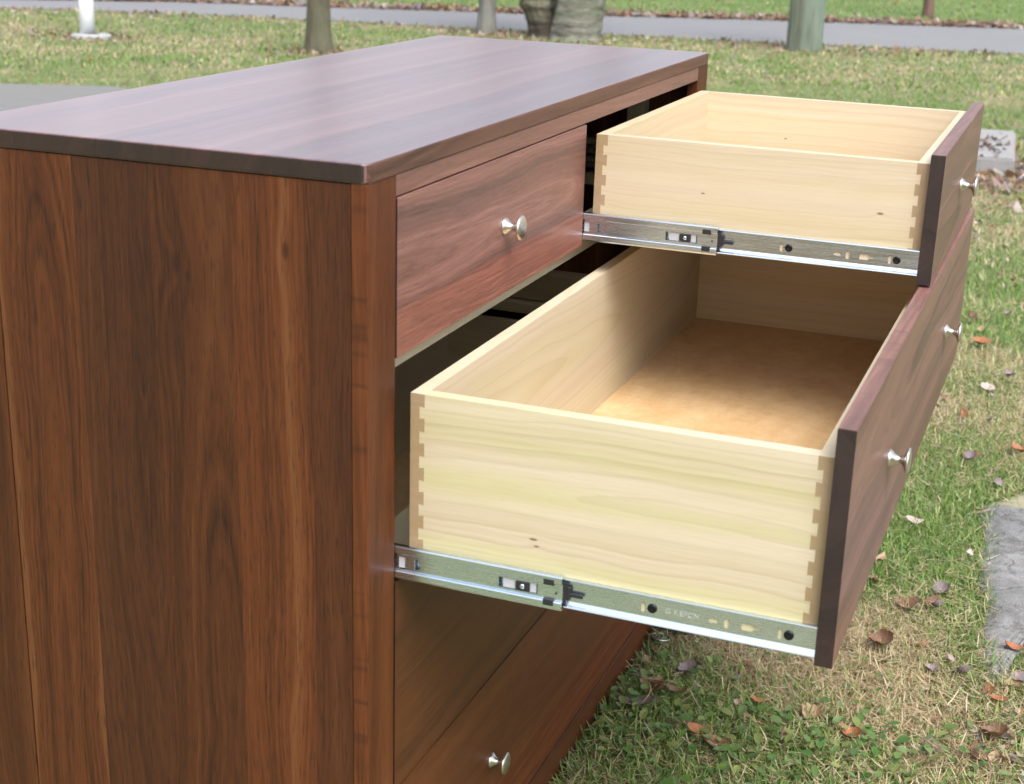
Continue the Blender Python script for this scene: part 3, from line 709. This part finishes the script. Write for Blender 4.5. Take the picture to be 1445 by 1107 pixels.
# ------------------------------------------------------------------ grass
rng = np.random.default_rng(5)
def hashn(ix, iy, s):
    v = np.sin(ix * 127.1 + iy * 311.7 + s * 74.7) * 43758.5453
    return v - np.floor(v)
def vnoise(x, y, f, s):
    x = x * f; y = y * f; ix, iy = np.floor(x), np.floor(y); fx, fy = x - ix, y - iy
    fx = fx * fx * (3 - 2 * fx); fy = fy * fy * (3 - 2 * fy)
    a, b, c, d = hashn(ix, iy, s), hashn(ix + 1, iy, s), hashn(ix, iy + 1, s), hashn(ix + 1, iy + 1, s)
    return (a * (1 - fx) + b * fx) * (1 - fy) + (c * (1 - fx) + d * fx) * fy
def fbm(x, y, f, s): return (vnoise(x, y, f, s) * .55 + vnoise(x, y, f * 2.1, s + 3) * .3 + vnoise(x, y, f * 4.3, s + 7) * .15)
def inside(px, py, poly):
    r = np.zeros(len(px), bool); n = len(poly)
    for i in range(n):
        x0, y0 = poly[i]; x1, y1 = poly[(i + 1) % n]
        c = ((y0 > py) != (y1 > py)) & (px < (x1 - x0) * (py - y0) / (y1 - y0 + 1e-12) + x0)
        r ^= c
    return r
PAVE = [(-12.5, 5.2), (-12.2, 6.25), (-6.88, 7.71), (-6.12, 8.05), (-4.9, 7.6), (-5.3, 6.2)]
BLOCK = [(-.55, 7.55), (.32, 7.62), (.25, 8.85), (-.6, 8.75)]
ROADP = [(x, y + .05) for x, y in rn] + [(x, y - .02) for x, y in rf[::-1]]
ROCKIN = [( .87 + (p[0] - .87) * .90, 1.93 + (p[1] - 1.93) * .94) for p in ROCK]
def clear(x, y, margin=0.):
    ok = ~((x > -.57) & (x < .014) & (y > .01) & (y < Wd - .01))
    for P in (ROCKIN, PAVE, BLOCK, ROADP): ok &= ~inside(x, y, P)
    return ok
def greenness(x, y):
    g = fbm(x, y, 1.7, 1) * .62 + fbm(x, y, 6., 5) * .38
    near = [(.12, 1.30, .22, -.20), (.28, 1.25, .20, -.16), (.57, 1.12, .12, -.22), (.45, 1.5, .12, -.16), (.30, 1.40, .2, -.08), (.47, 1.95, .18, .22), (.42, 1.75, .12, .12), (.52, 2.3, .22, .18), (0., 1.02, .14, .2), (.15, .88, .2, .17), (.36, .98, .1, .08), (.62, 3.1, .3, .06), (.45, 4.2, .5, -.06), (.65, 1.25, .08, .1)]
    for cx, cy, s, a in near: g = g + a * np.exp(-((x - cx) ** 2 + (y - cy) ** 2) / (2 * s * s))
    return g
def sector(n, r0, r1, a0, a1, power):
    u = rng.random(n); e = 2 - power
    r = (r0 ** e + u * (r1 ** e - r0 ** e)) ** (1 / e) if abs(e) > 1e-6 else r0 * (r1 / r0) ** u
    a = R(a0) + rng.random(n) * R(a1 - a0)            # heading, + towards -x from +y
    return CAMP.x - np.sin(a) * r, CAMP.y + np.cos(a) * r, r
def add_attr(me, cols):
    at = me.color_attributes.new('tone', 'FLOAT_COLOR', 'POINT')
    buf = np.ones((len(cols), 4), np.float32); buf[:, :3] = cols; at.data.foreach_set('color', buf.ravel())
def tri_mesh(name, V, T, mat, cols):
    me = bpy.data.meshes.new(name); me.vertices.add(len(V)); me.vertices.foreach_set('co', V.astype(np.float32).ravel())
    me.loops.add(len(T) * 3); me.loops.foreach_set('vertex_index', T.astype(np.int32).ravel())
    me.polygons.add(len(T)); me.polygons.foreach_set('loop_start', np.arange(0, len(T) * 3, 3, dtype=np.int32)); me.polygons.foreach_set('loop_total', np.full(len(T), 3, np.int32))
    me.update(); add_attr(me, cols); me.materials.append(mat)
    for_s = np.ones(len(T), bool); me.polygons.foreach_set('use_smooth', for_s)
    o = bpy.data.objects.new(name, me); COL.objects.link(o); return o
def blades(x, y, L, w, lean, curl, col, seg=3, z0=0.):
    """ribbons: lean = angle from vertical at the root, curl = extra bend to the tip"""
    n = len(x); az = rng.random(n) * 2 * np.pi; dx, dy = np.cos(az), np.sin(az)
    tw = az + np.pi / 2 + rng.normal(0, .5, n); sx, sy = np.cos(tw), np.sin(tw)
    px, py, pz = x.copy(), y.copy(), np.zeros(n) + z0; V = []; k = seg
    for i in range(k):
        f = 1 - .25 * i / k
        V.append(np.stack([px - sx * w * f / 2, py - sy * w * f / 2, pz], 1)); V.append(np.stack([px + sx * w * f / 2, py + sy * w * f / 2, pz], 1))
        a = lean + curl * (i / max(k - 1, 1)); st = L / k
        px = px + dx * np.sin(a) * st; py = py + dy * np.sin(a) * st; pz = np.maximum(pz + np.cos(a) * st, .002 + z0 * .2)
    V.append(np.stack([px, py, pz], 1))
    m = 2 * k + 1; V = np.stack(V, 1).reshape(-1, 3)
    t = []
    for i in range(k - 1):
        a = 2 * i; t += [[a, a + 1, a + 3], [a, a + 3, a + 2]]
    t.append([2 * k - 2, 2 * k - 1, 2 * k])
    T = (np.arange(n)[:, None, None] * m + np.array(t)[None]).reshape(-1, 3)
    return V, T, np.repeat(col, m, axis=0)
def merge(parts):
    V, T, C = [], [], []; o = 0
    for v, t, c in parts: V.append(v); T.append(t + o); C.append(c); o += len(v)
    return np.concatenate(V), np.concatenate(T), np.concatenate(C)
GREENS = np.array([(.11, .205, .032), (.15, .265, .045), (.19, .30, .06), (.26, .35, .10), (.15, .25, .085)])
STRAWS = np.array([(.56, .46, .28), (.48, .38, .21), (.66, .58, .40), (.36, .27, .16), (.54, .41, .26)])
def pick(P, n):
    c = P[rng.integers(0, len(P), n)] * rng.uniform(.78, 1.2, (n, 1)); return c
def grass_layer(n, r0, r1, a0, a1, power, Lg, wg, seg, zs=1.):
    x, y, r = sector(n, r0, r1, a0, a1, power); ok = clear(x, y); x, y, r = x[ok], y[ok], r[ok]
    g = greenness(x, y); p = 1 / (1 + np.exp(-(g - .465) * 17)); isg = rng.random(len(x)) < (.12 + .80 * p)
    farlawn = (y - .42 * x) > 20.3; isg |= farlawn & (rng.random(len(x)) < .75)
    out = []
    for sel, pal in ((isg, GREENS), (~isg, STRAWS)):
        m = int(sel.sum()); sc = 1 + .0 * r[sel]
        green = pal is GREENS
        L = Lg * rng.uniform(.5, 1.35, m) * (1. if green else .85); w = wg * rng.uniform(.6, 1.3, m)
        lean = rng.uniform(.25, 1.25, m) if green else rng.uniform(.7, 1.55, m)
        curl = rng.uniform(-.1, 1.1, m) if green else rng.uniform(-.9, .9, m)
        out.append(blades(x[sel], y[sel], L, w, lean, curl, pick(pal, m), seg, 0. if green else .003))
    return out
def blade_mat():
    a = NT('grass_blades'); at = a.n('ShaderNodeVertexColor', layer_name='tone')
    a.set(Base_Color=at.outputs['Color'], Roughness=.55)
    tr = a.n('ShaderNodeBsdfTranslucent'); a.put(tr.inputs[0], at.outputs['Color'])
    mx = a.n('ShaderNodeMixShader'); mx.inputs[0].default_value = .35
    a.t.links.new(a.b.outputs[0], mx.inputs[1]); a.t.links.new(tr.outputs[0], mx.inputs[2]); a.t.links.new(mx.outputs[0], a.out.inputs['Surface'])
    return a.m
gm = blade_mat()
# headings: view centre 20.7 deg, half-width 19 deg
V, T, C = merge(grass_layer(230000, 1.9, 5.2, -12, 26, 1.6, .045, .0024, 3))
tag(tri_mesh('near_grass', V, T, gm, C), 'short mixed green and straw coloured lawn grass', 'grass', kind='stuff')
V, T, C = merge(grass_layer(210000, 5.2, 13., -8, 48, 1.5, .050, .0040, 2))
tag(tri_mesh('middle_grass', V, T, gm, C), 'lawn grass behind the chest up to the posts', 'grass', kind='stuff')
V, T, C = merge(grass_layer(170000, 13., 34., -8, 46, 1.7, .060, .0085, 2))
tag(tri_mesh('far_grass', V, T, gm, C), 'far lawn grass on both sides of the road', 'grass', kind='stuff')
# thatch lying flat close to the camera
n = 100000; x, y, r = sector(n, 1.9, 5.0, -12, 26, 1.7); ok = clear(x, y); x, y = x[ok], y[ok]; g = greenness(x, y); k = rng.random(len(x)) < np.clip(1.15 - g * 1.1, .15, 1); x, y = x[k], y[k]; m = len(x)
V, T, C = blades(x, y, .034 * rng.uniform(.5, 1.6, m), .0021 * rng.uniform(.6, 1.2, m), rng.uniform(1.25, 1.62, m), rng.uniform(-.5, .4, m), pick(STRAWS, m) * .95, 3, .010)
V[:, 2] += np.repeat(rng.uniform(0, .018, m), 7)
tag(tri_mesh('thatch', V, T, gm, C), 'dry matted straw lying between the grass blades', 'thatch', kind='stuff')
# broad-leaved weeds near the chest foot
def weeds(n, cx, cy, sx, sy, size):
    x = rng.normal(cx, sx, n); y = rng.normal(cy, sy, n); ok = clear(x, y); x, y = x[ok], y[ok]; n = len(x)
    az = rng.random(n) * 2 * np.pi; tl = rng.uniform(-.5, .5, n); t2 = rng.uniform(-.4, .4, n); s = size * rng.uniform(.5, 1.3, n); z = rng.uniform(.014, .042, n)
    K = 8; th = np.arange(K) * 2 * np.pi / K; rx = np.cos(th) * (1 + .12 * np.cos(2 * th)); ry = np.sin(th) * .72
    c, s_ = np.cos(az)[:, None], np.sin(az)[:, None]; lx, ly = rx[None] * s[:, None], ry[None] * s[:, None]
    X = x[:, None] + lx * c - ly * s_; Y = y[:, None] + lx * s_ + ly * c; Z = z[:, None] + lx * tl[:, None] + ly * t2[:, None] + (np.abs(ly) * .35)
    V = np.concatenate([np.stack([X, Y, np.maximum(Z, .006)], 2), np.stack([x, y, z], 1)[:, None]], 1).reshape(-1, 3)
    t = np.array([[i, (i + 1) % K, K] for i in range(K)]); T = (np.arange(n)[:, None, None] * (K + 1) + t[None]).reshape(-1, 3)
    return V, T, np.repeat(pick(np.array([(.08, .17, .04), (.11, .20, .045), (.13, .22, .07), (.16, .23, .09), (.22, .26, .08)]), n), K + 1, axis=0)
V, T, C = merge([weeds(360, .17, .90, .20, .10, .0095), weeds(260, -.01, 1.12, .06, .16, .009), weeds(260, .48, 1.0, .16, .08, .009), weeds(300, .2, 1.2, .35, .3, .006), weeds(300, .55, 2.4, .4, .9, .006)])
tag(tri_mesh('lawn_weeds', V, T, gm, C), 'round-leaved weeds growing in the lawn beside the chest', 'weeds', kind='stuff')

# ------------------------------------------------------------------ fallen leaves
def leaf_mat(name, base, vein):
    a = NT(name); co = a.n('ShaderNodeTexCoord').outputs['Object']; oi = a.n('ShaderNodeObjectInfo')
    f = a.noise(co, 60., 5, .65); s = a.sep(co)
    c = a.mix(f, tuple(b * .62 for b in base), tuple(min(1, b * 1.35) for b in base))
    ay = a.math('ABSOLUTE', s[1]); mid = a.mr(ay, .0, .0012, 1, 0)
    sv = a.math('PINGPONG', a.math('ADD', a.math('MULTIPLY', s[0], 1.), a.math('MULTIPLY', ay, -.9)), .006); side = a.mr(sv, 0., .0009, .6, 0)
    c = a.mix(a.math('MAXIMUM', mid, side), c, vein)
    c = a.mix(1, c, oi.outputs['Color'], 'MULTIPLY')
    a.bump(f, .4, .002); a.set(Base_Color=c, Roughness=.6); return a.m
LM = {'purple': leaf_mat('purple_grey_leaf', (.20, .155, .17), (.27, .23, .23)), 'brown': leaf_mat('brown_leaf', (.15, .078, .045), (.23, .14, .09)),
      'orange': leaf_mat('russet_leaf', (.27, .10, .04), (.36, .19, .10)), 'tan': leaf_mat('tan_leaf', (.34, .22, .14), (.4, .3, .2)), 'pale': leaf_mat('pale_leaf', (.38, .30, .27), (.45, .4, .36))}
def leaf_mesh(kind, L, curl, cup, seed):
    rnd = random.Random(seed); bm = bmesh.new(); NU, NV = 10, 6; g = []
    for i in range(NU + 1):
        t = i / NU; row = []
        if kind == 'lobed': wd = .50 * math.sin(math.pi * min(1, t * .93 + .05)) ** .6 * (1 - .16 * abs(math.sin(t * math.pi * 3.3)))
        else: wd = .27 * math.sin(math.pi * (t * .96 + .02)) ** .8 * (1.15 - .3 * t)
        for j in range(NV + 1):
            s = (j / NV - .5) * 2
            x = (t - .5); y = s * wd; rad = curl
            z = cup * y * y * 2.2 + .03 * math.sin(6 * t + s * 2 + seed) + rnd.uniform(-.008, .008)
            if abs(rad) > .01: z += (1 - math.cos(x * rad * 2)) / (rad) * .7; x = math.sin(x * rad * 2) / (rad * 2)
            row.append(bm.verts.new((x * L, y * L, z * L)))
        g.append(row)
    for i in range(NU):
        for j in range(NV): bm.faces.new((g[i][j], g[i + 1][j], g[i + 1][j + 1], g[i][j + 1]))
    tube(bm, (-.5 * L, 0, g[0][3].co.z), (-.74 * L, .04 * L, g[0][3].co.z + .03 * L), .0009, .0007, 5)
    me = bpy.data.meshes.new('fallen_leaf'); bm.to_mesh(me); bm.free()
    for p in me.polygons: p.use_smooth = True
    return me
def put_leaf(me, mat, x, y, z, rot, label, group=None, scale=1., tint=1.):
    m2 = me.copy() if not len(me.materials) else me
    if not len(m2.materials): m2.materials.append(mat)
    o = bpy.data.objects.new('fallen_leaf', m2); COL.objects.link(o); o.location = (x, y, z); o.rotation_euler = rot; o.scale = (scale,) * 3; o.color = (tint, tint, tint, 1)
    tag(o, label, 'leaf', group); return o
named = [
 ('lobed', 'purple', .078, .07, .98, 200, .5, .5, 'large purple-grey lobed leaf lying beside the lower corner of the chest'),
 ('oval', 'brown', .085, .08, 1.04, 150, .9, 1.4, 'long curled brown leaf just behind the large purple-grey leaf by the chest'),
 ('oval', 'orange', .058, .19, .93, 20, .8, 1.5, 'curled russet leaf lying in the weeds below the open wide drawer'),
 ('oval', 'orange', .066, .45, 1.03, 150, 1.1, 1.6, 'shiny curled russet leaf in the straw near the bottom centre of the lawn'),
 ('lobed', 'purple', .05, .12, 1.14, 80, 1.0, .9, 'small crumpled purple-grey leaf half sunk in straw below the steel runner'),
 ('oval', 'brown', .075, .23, .90, 30, .8, 1.2, 'dull brown leaf beside the russet leaf in the weeds'),
 ('oval', 'pale', .066, .43, 2.09, 35, .5, 1.0, 'pale pinkish leaf lying on green grass beside the wide drawer front'),
 ('lobed', 'brown', .070, .45, 1.41, 60, 1.2, .9, 'brown crumpled leaf standing in the straw below the drawer front corner'),
 ('oval', 'brown', .085, .48, 1.61, 165, .8, 1.4, 'long arched brown leaf near the left edge of the stepping stone'),
 ('oval', 'tan', .05, .39, 1.83, 80, .8, 1.0, 'tan leaf showing just past the lower edge of the wide drawer front'),
 ('lobed', 'orange', .085, .45, 3.81, 10, .5, .6, 'rust coloured leaf lying flat in the lawn right of the far drawer knob'),
 ('oval', 'orange', .08, .64, 2.73, 140, .9, 1.3, 'dark russet leaf in the grass behind the stepping stone'),
 ('oval', 'orange', .060, .70, 1.50, 15, .9, 1.4, 'glossy orange-brown leaf at the right side notch of the stepping stone'),
 ('lobed', 'purple', .055, .72, 1.37, 110, .6, .7, 'violet-grey leaf in green grass below the tip of the stepping stone'),
 ('lobed', 'brown', .070, .69, 1.13, 70, 1.0, 1.0, 'dark brown crumpled leaf in the lower right corner of the lawn'),
 ('oval', 'brown', .07, .665, 1.05, 120, 1.0, 1.3, 'reddish brown folded leaf at the bottom right, below the crumpled dark one'),
 ('oval', 'orange', .055, .685, 1.27, 5, .8, 1.2, 'two-toned russet leaf lying just below the violet-grey leaf'),
 ('lobed', 'orange', .125, .05, 1.31, 40, .5, .5, 'rust coloured leaf lying against the chest foot under the loose round knob'),
 ('oval', 'tan', .045, .34, .97, 95, .8, 1.0, 'small pinkish tan leaf in the weeds at the bottom centre'),
 ('oval', 'brown', .055, .39, 1.70, 100, 1.0, 1.5, 'dark brown leaf hugging the drawer front edge above the straw'),
 ('lobed', 'pale', .06, .51, 3.28, 30, .5, .7, 'whitish lilac leaf in the lawn between the two far knobs and the stone'),
 ('oval', 'orange', .072, .52, 2.62, 150, .6, 1.2, 'bright russet leaf in green grass above the stepping stone tip'),
 ('oval', 'brown', .06, .52, 1.64, 60, .9, 1.2, 'mid-brown leaf between the arched leaf and the stepping stone'),
 ('lobed', 'purple', .075, .76, 1.62, 20, .5, .7, 'broad mauve-brown leaf lying over the right notch of the stepping stone'),
 ('oval', 'tan', .07, .80, 2.49, 20, .5, .9, 'tan leaf resting on the yellowish far edge of the stepping stone'),
]
for i, (kd, mt, L, x, y, rz, curl, cup, lab) in enumerate(named):
    L *= .82; rnd = random.Random(i); me = leaf_mesh(kd, L, curl, cup * .6, i + 11); me.materials.append(LM[mt])
    z = .032 if 'stepping stone' in lab and ('over' in lab or 'resting' in lab) else .026
    put_leaf(me, LM[mt], x, y, z, (rnd.uniform(-.35, .35), rnd.uniform(-.3, .3), R(rz)), lab)
protos = []
for i, (kd, mt, L) in enumerate((('oval', 'brown', .048), ('oval', 'tan', .042), ('lobed', 'brown', .05), ('lobed', 'purple', .045), ('oval', 'orange', .046), ('oval', 'pale', .036), ('lobed', 'tan', .044))):
    me = leaf_mesh(kd, L, .8, .9, 50 + i); me.materials.append(LM[mt]); protos.append(me)
cnt = 0; rnd = random.Random(77)
while cnt < 260:
    r = 2.45 + 6.2 * rnd.random() ** 1.25; a = R(rnd.uniform(-4, 19)); x = CAMP.x - math.sin(a) * r; y = CAMP.y + math.cos(a) * r
    if not clear(np.array([x]), np.array([y]))[0] or vnoise(np.array([x]), np.array([y]), 2.2, 9)[0] < rnd.random() * .75: continue
    me = protos[rnd.randrange(len(protos))]
    put_leaf(me, None, x, y, rnd.uniform(.016, .032), (rnd.uniform(-.6, .6), rnd.uniform(-.5, .5), rnd.uniform(0, 6.28)), 'small withered leaf lying loose among the grass blades', 'small withered leaves scattered over the lawn', rnd.uniform(.45, .95), rnd.uniform(.7, 1.15))
    cnt += 1
kb = empty('loose_knob', (.035, 1.235, .018)); tag(kb, 'small round metal knob resting on a rust coloured leaf at the foot of the chest', 'knob')
mesh_obj('rim', lathe([(0, 0), (0, .006), (.004, .0065), (.010, .014), (.016, .0185), (.018, .0190), (.0185, .0180), (.017, .0165)], (.035, 1.235, .018), (.1, .1, 1), 28), nickel, kb, smooth=True)
mesh_obj('hollow', lathe([(.0165, .0170), (.0105, .012), (.008, .004), (.008, 0)], (.035, 1.235, .018), (.1, .1, 1), 28), blackp, kb, smooth=True)
# heap of dark litter in the lower right corner and the many leaves too far off to pick out
def litter(n, fx, size, zmax=.03):
    x, y = fx(n); n = len(x); az = rng.random(n) * 6.28; s = size * rng.uniform(.5, 1.3, n); z = rng.uniform(.008, zmax, n); t1 = rng.normal(0, .45, n); t2 = rng.normal(0, .45, n)
    q = np.array([(-1, 0), (-.3, .5), (.5, .42), (1, 0), (.5, -.42), (-.3, -.5)]); bend = np.array([.25, -.1, 0, .3, 0, -.1])
    c, s_ = np.cos(az)[:, None], np.sin(az)[:, None]; lx = q[None, :, 0] * s[:, None]; ly = q[None, :, 1] * s[:, None]
    V = np.stack([x[:, None] + lx * c - ly * s_, y[:, None] + lx * s_ + ly * c, np.maximum(z[:, None] + lx * t1[:, None] + ly * t2[:, None] + bend[None] * s[:, None], .006)], 2).reshape(-1, 3)
    t = np.array([[0, 1, 5], [1, 2, 5], [2, 4, 5], [2, 3, 4]]); T = (np.arange(n)[:, None, None] * 6 + t[None]).reshape(-1, 3)
    pal = np.array([(.24, .13, .07), (.40, .26, .17), (.48, .38, .28), (.33, .22, .19), (.30, .25, .27), (.30, .16, .08), (.45, .40, .36)])
    return V, T, np.repeat(pick(pal, n) * .8, 6, axis=0)
def f_far(n):
    x, y, r = sector(n, 7., 16.5, -8, 46, 1.4); ok = clear(x, y) & (vnoise(x, y, .7, 4) > rng.random(n) * .9); return x[ok], y[ok]
def f_verge(n):
    i = rng.integers(0, len(rf) - 1, n); t = rng.random(n); A = np.array(rf); p = A[i] * (1 - t[:, None]) + A[i + 1] * t[:, None]
    return p[:, 0] - .1, p[:, 1] + np.abs(rng.normal(0, .35, n)) - .12
def f_nearedge(n):
    i = rng.integers(0, len(rn) - 1, n); t = rng.random(n); A = np.array(rn); p = A[i] * (1 - t[:, None]) + A[i + 1] * t[:, None]
    return p[:, 0], p[:, 1] - np.abs(rng.normal(0, .5, n)) + .03
def f_beyond(n):
    x, y, r = sector(n, 18., 32., -8, 40, 1.5); ok = (y - .42 * x) > 20.6; return x[ok], y[ok]
def f_block(n): return rng.normal(.12, .10, n), rng.normal(8.1, .22, n)
def f_around(n):
    x, y = rng.normal(.45, .28, n), rng.normal(7.6, .38, n); ok = clear(x, y); return x[ok], y[ok]
def f_heap(n): return rng.normal(.70, .05, n), rng.normal(1.10, .06, n)
def f_feet(n):
    c = np.array([(-6.16, 11.32, .3), (-5.70, 14.36, .3), (-4.75, 14.2, .55), (-2.23, 14.72, .5), (-8.64, 11.2, .45)]); k = rng.integers(0, len(c), n)
    return c[k, 0] + rng.normal(0, 1, n) * c[k, 2], c[k, 1] + rng.normal(0, .6, n) * c[k, 2] - .08
P = [litter(1300, f_feet, .026), litter(4200, f_far, .023), litter(6000, f_verge, .05, .05), litter(1500, f_nearedge, .032), litter(700, f_beyond, .04), litter(700, f_around, .035)]
V, T, C = merge(P); tag(tri_mesh('leaf_litter', V, T, gm, C), 'countless dead leaves spread over the far lawn and along the road edge', 'leaf litter', kind='stuff')
V, T, C = litter(60, f_heap, .013, .035); tag(tri_mesh('leaf_fragments', V, T, gm, C), 'dark torn leaf fragments gathered in the lower right corner', 'leaf litter', kind='stuff')
V, T, C = litter(85, f_block, .020, .012); C = C * .5; V[:, 2] += .097
tag(tri_mesh('leaves_on_block', V, T, gm, C), 'small dark dead leaves scattered on the pale concrete block', 'leaf litter', kind='stuff')
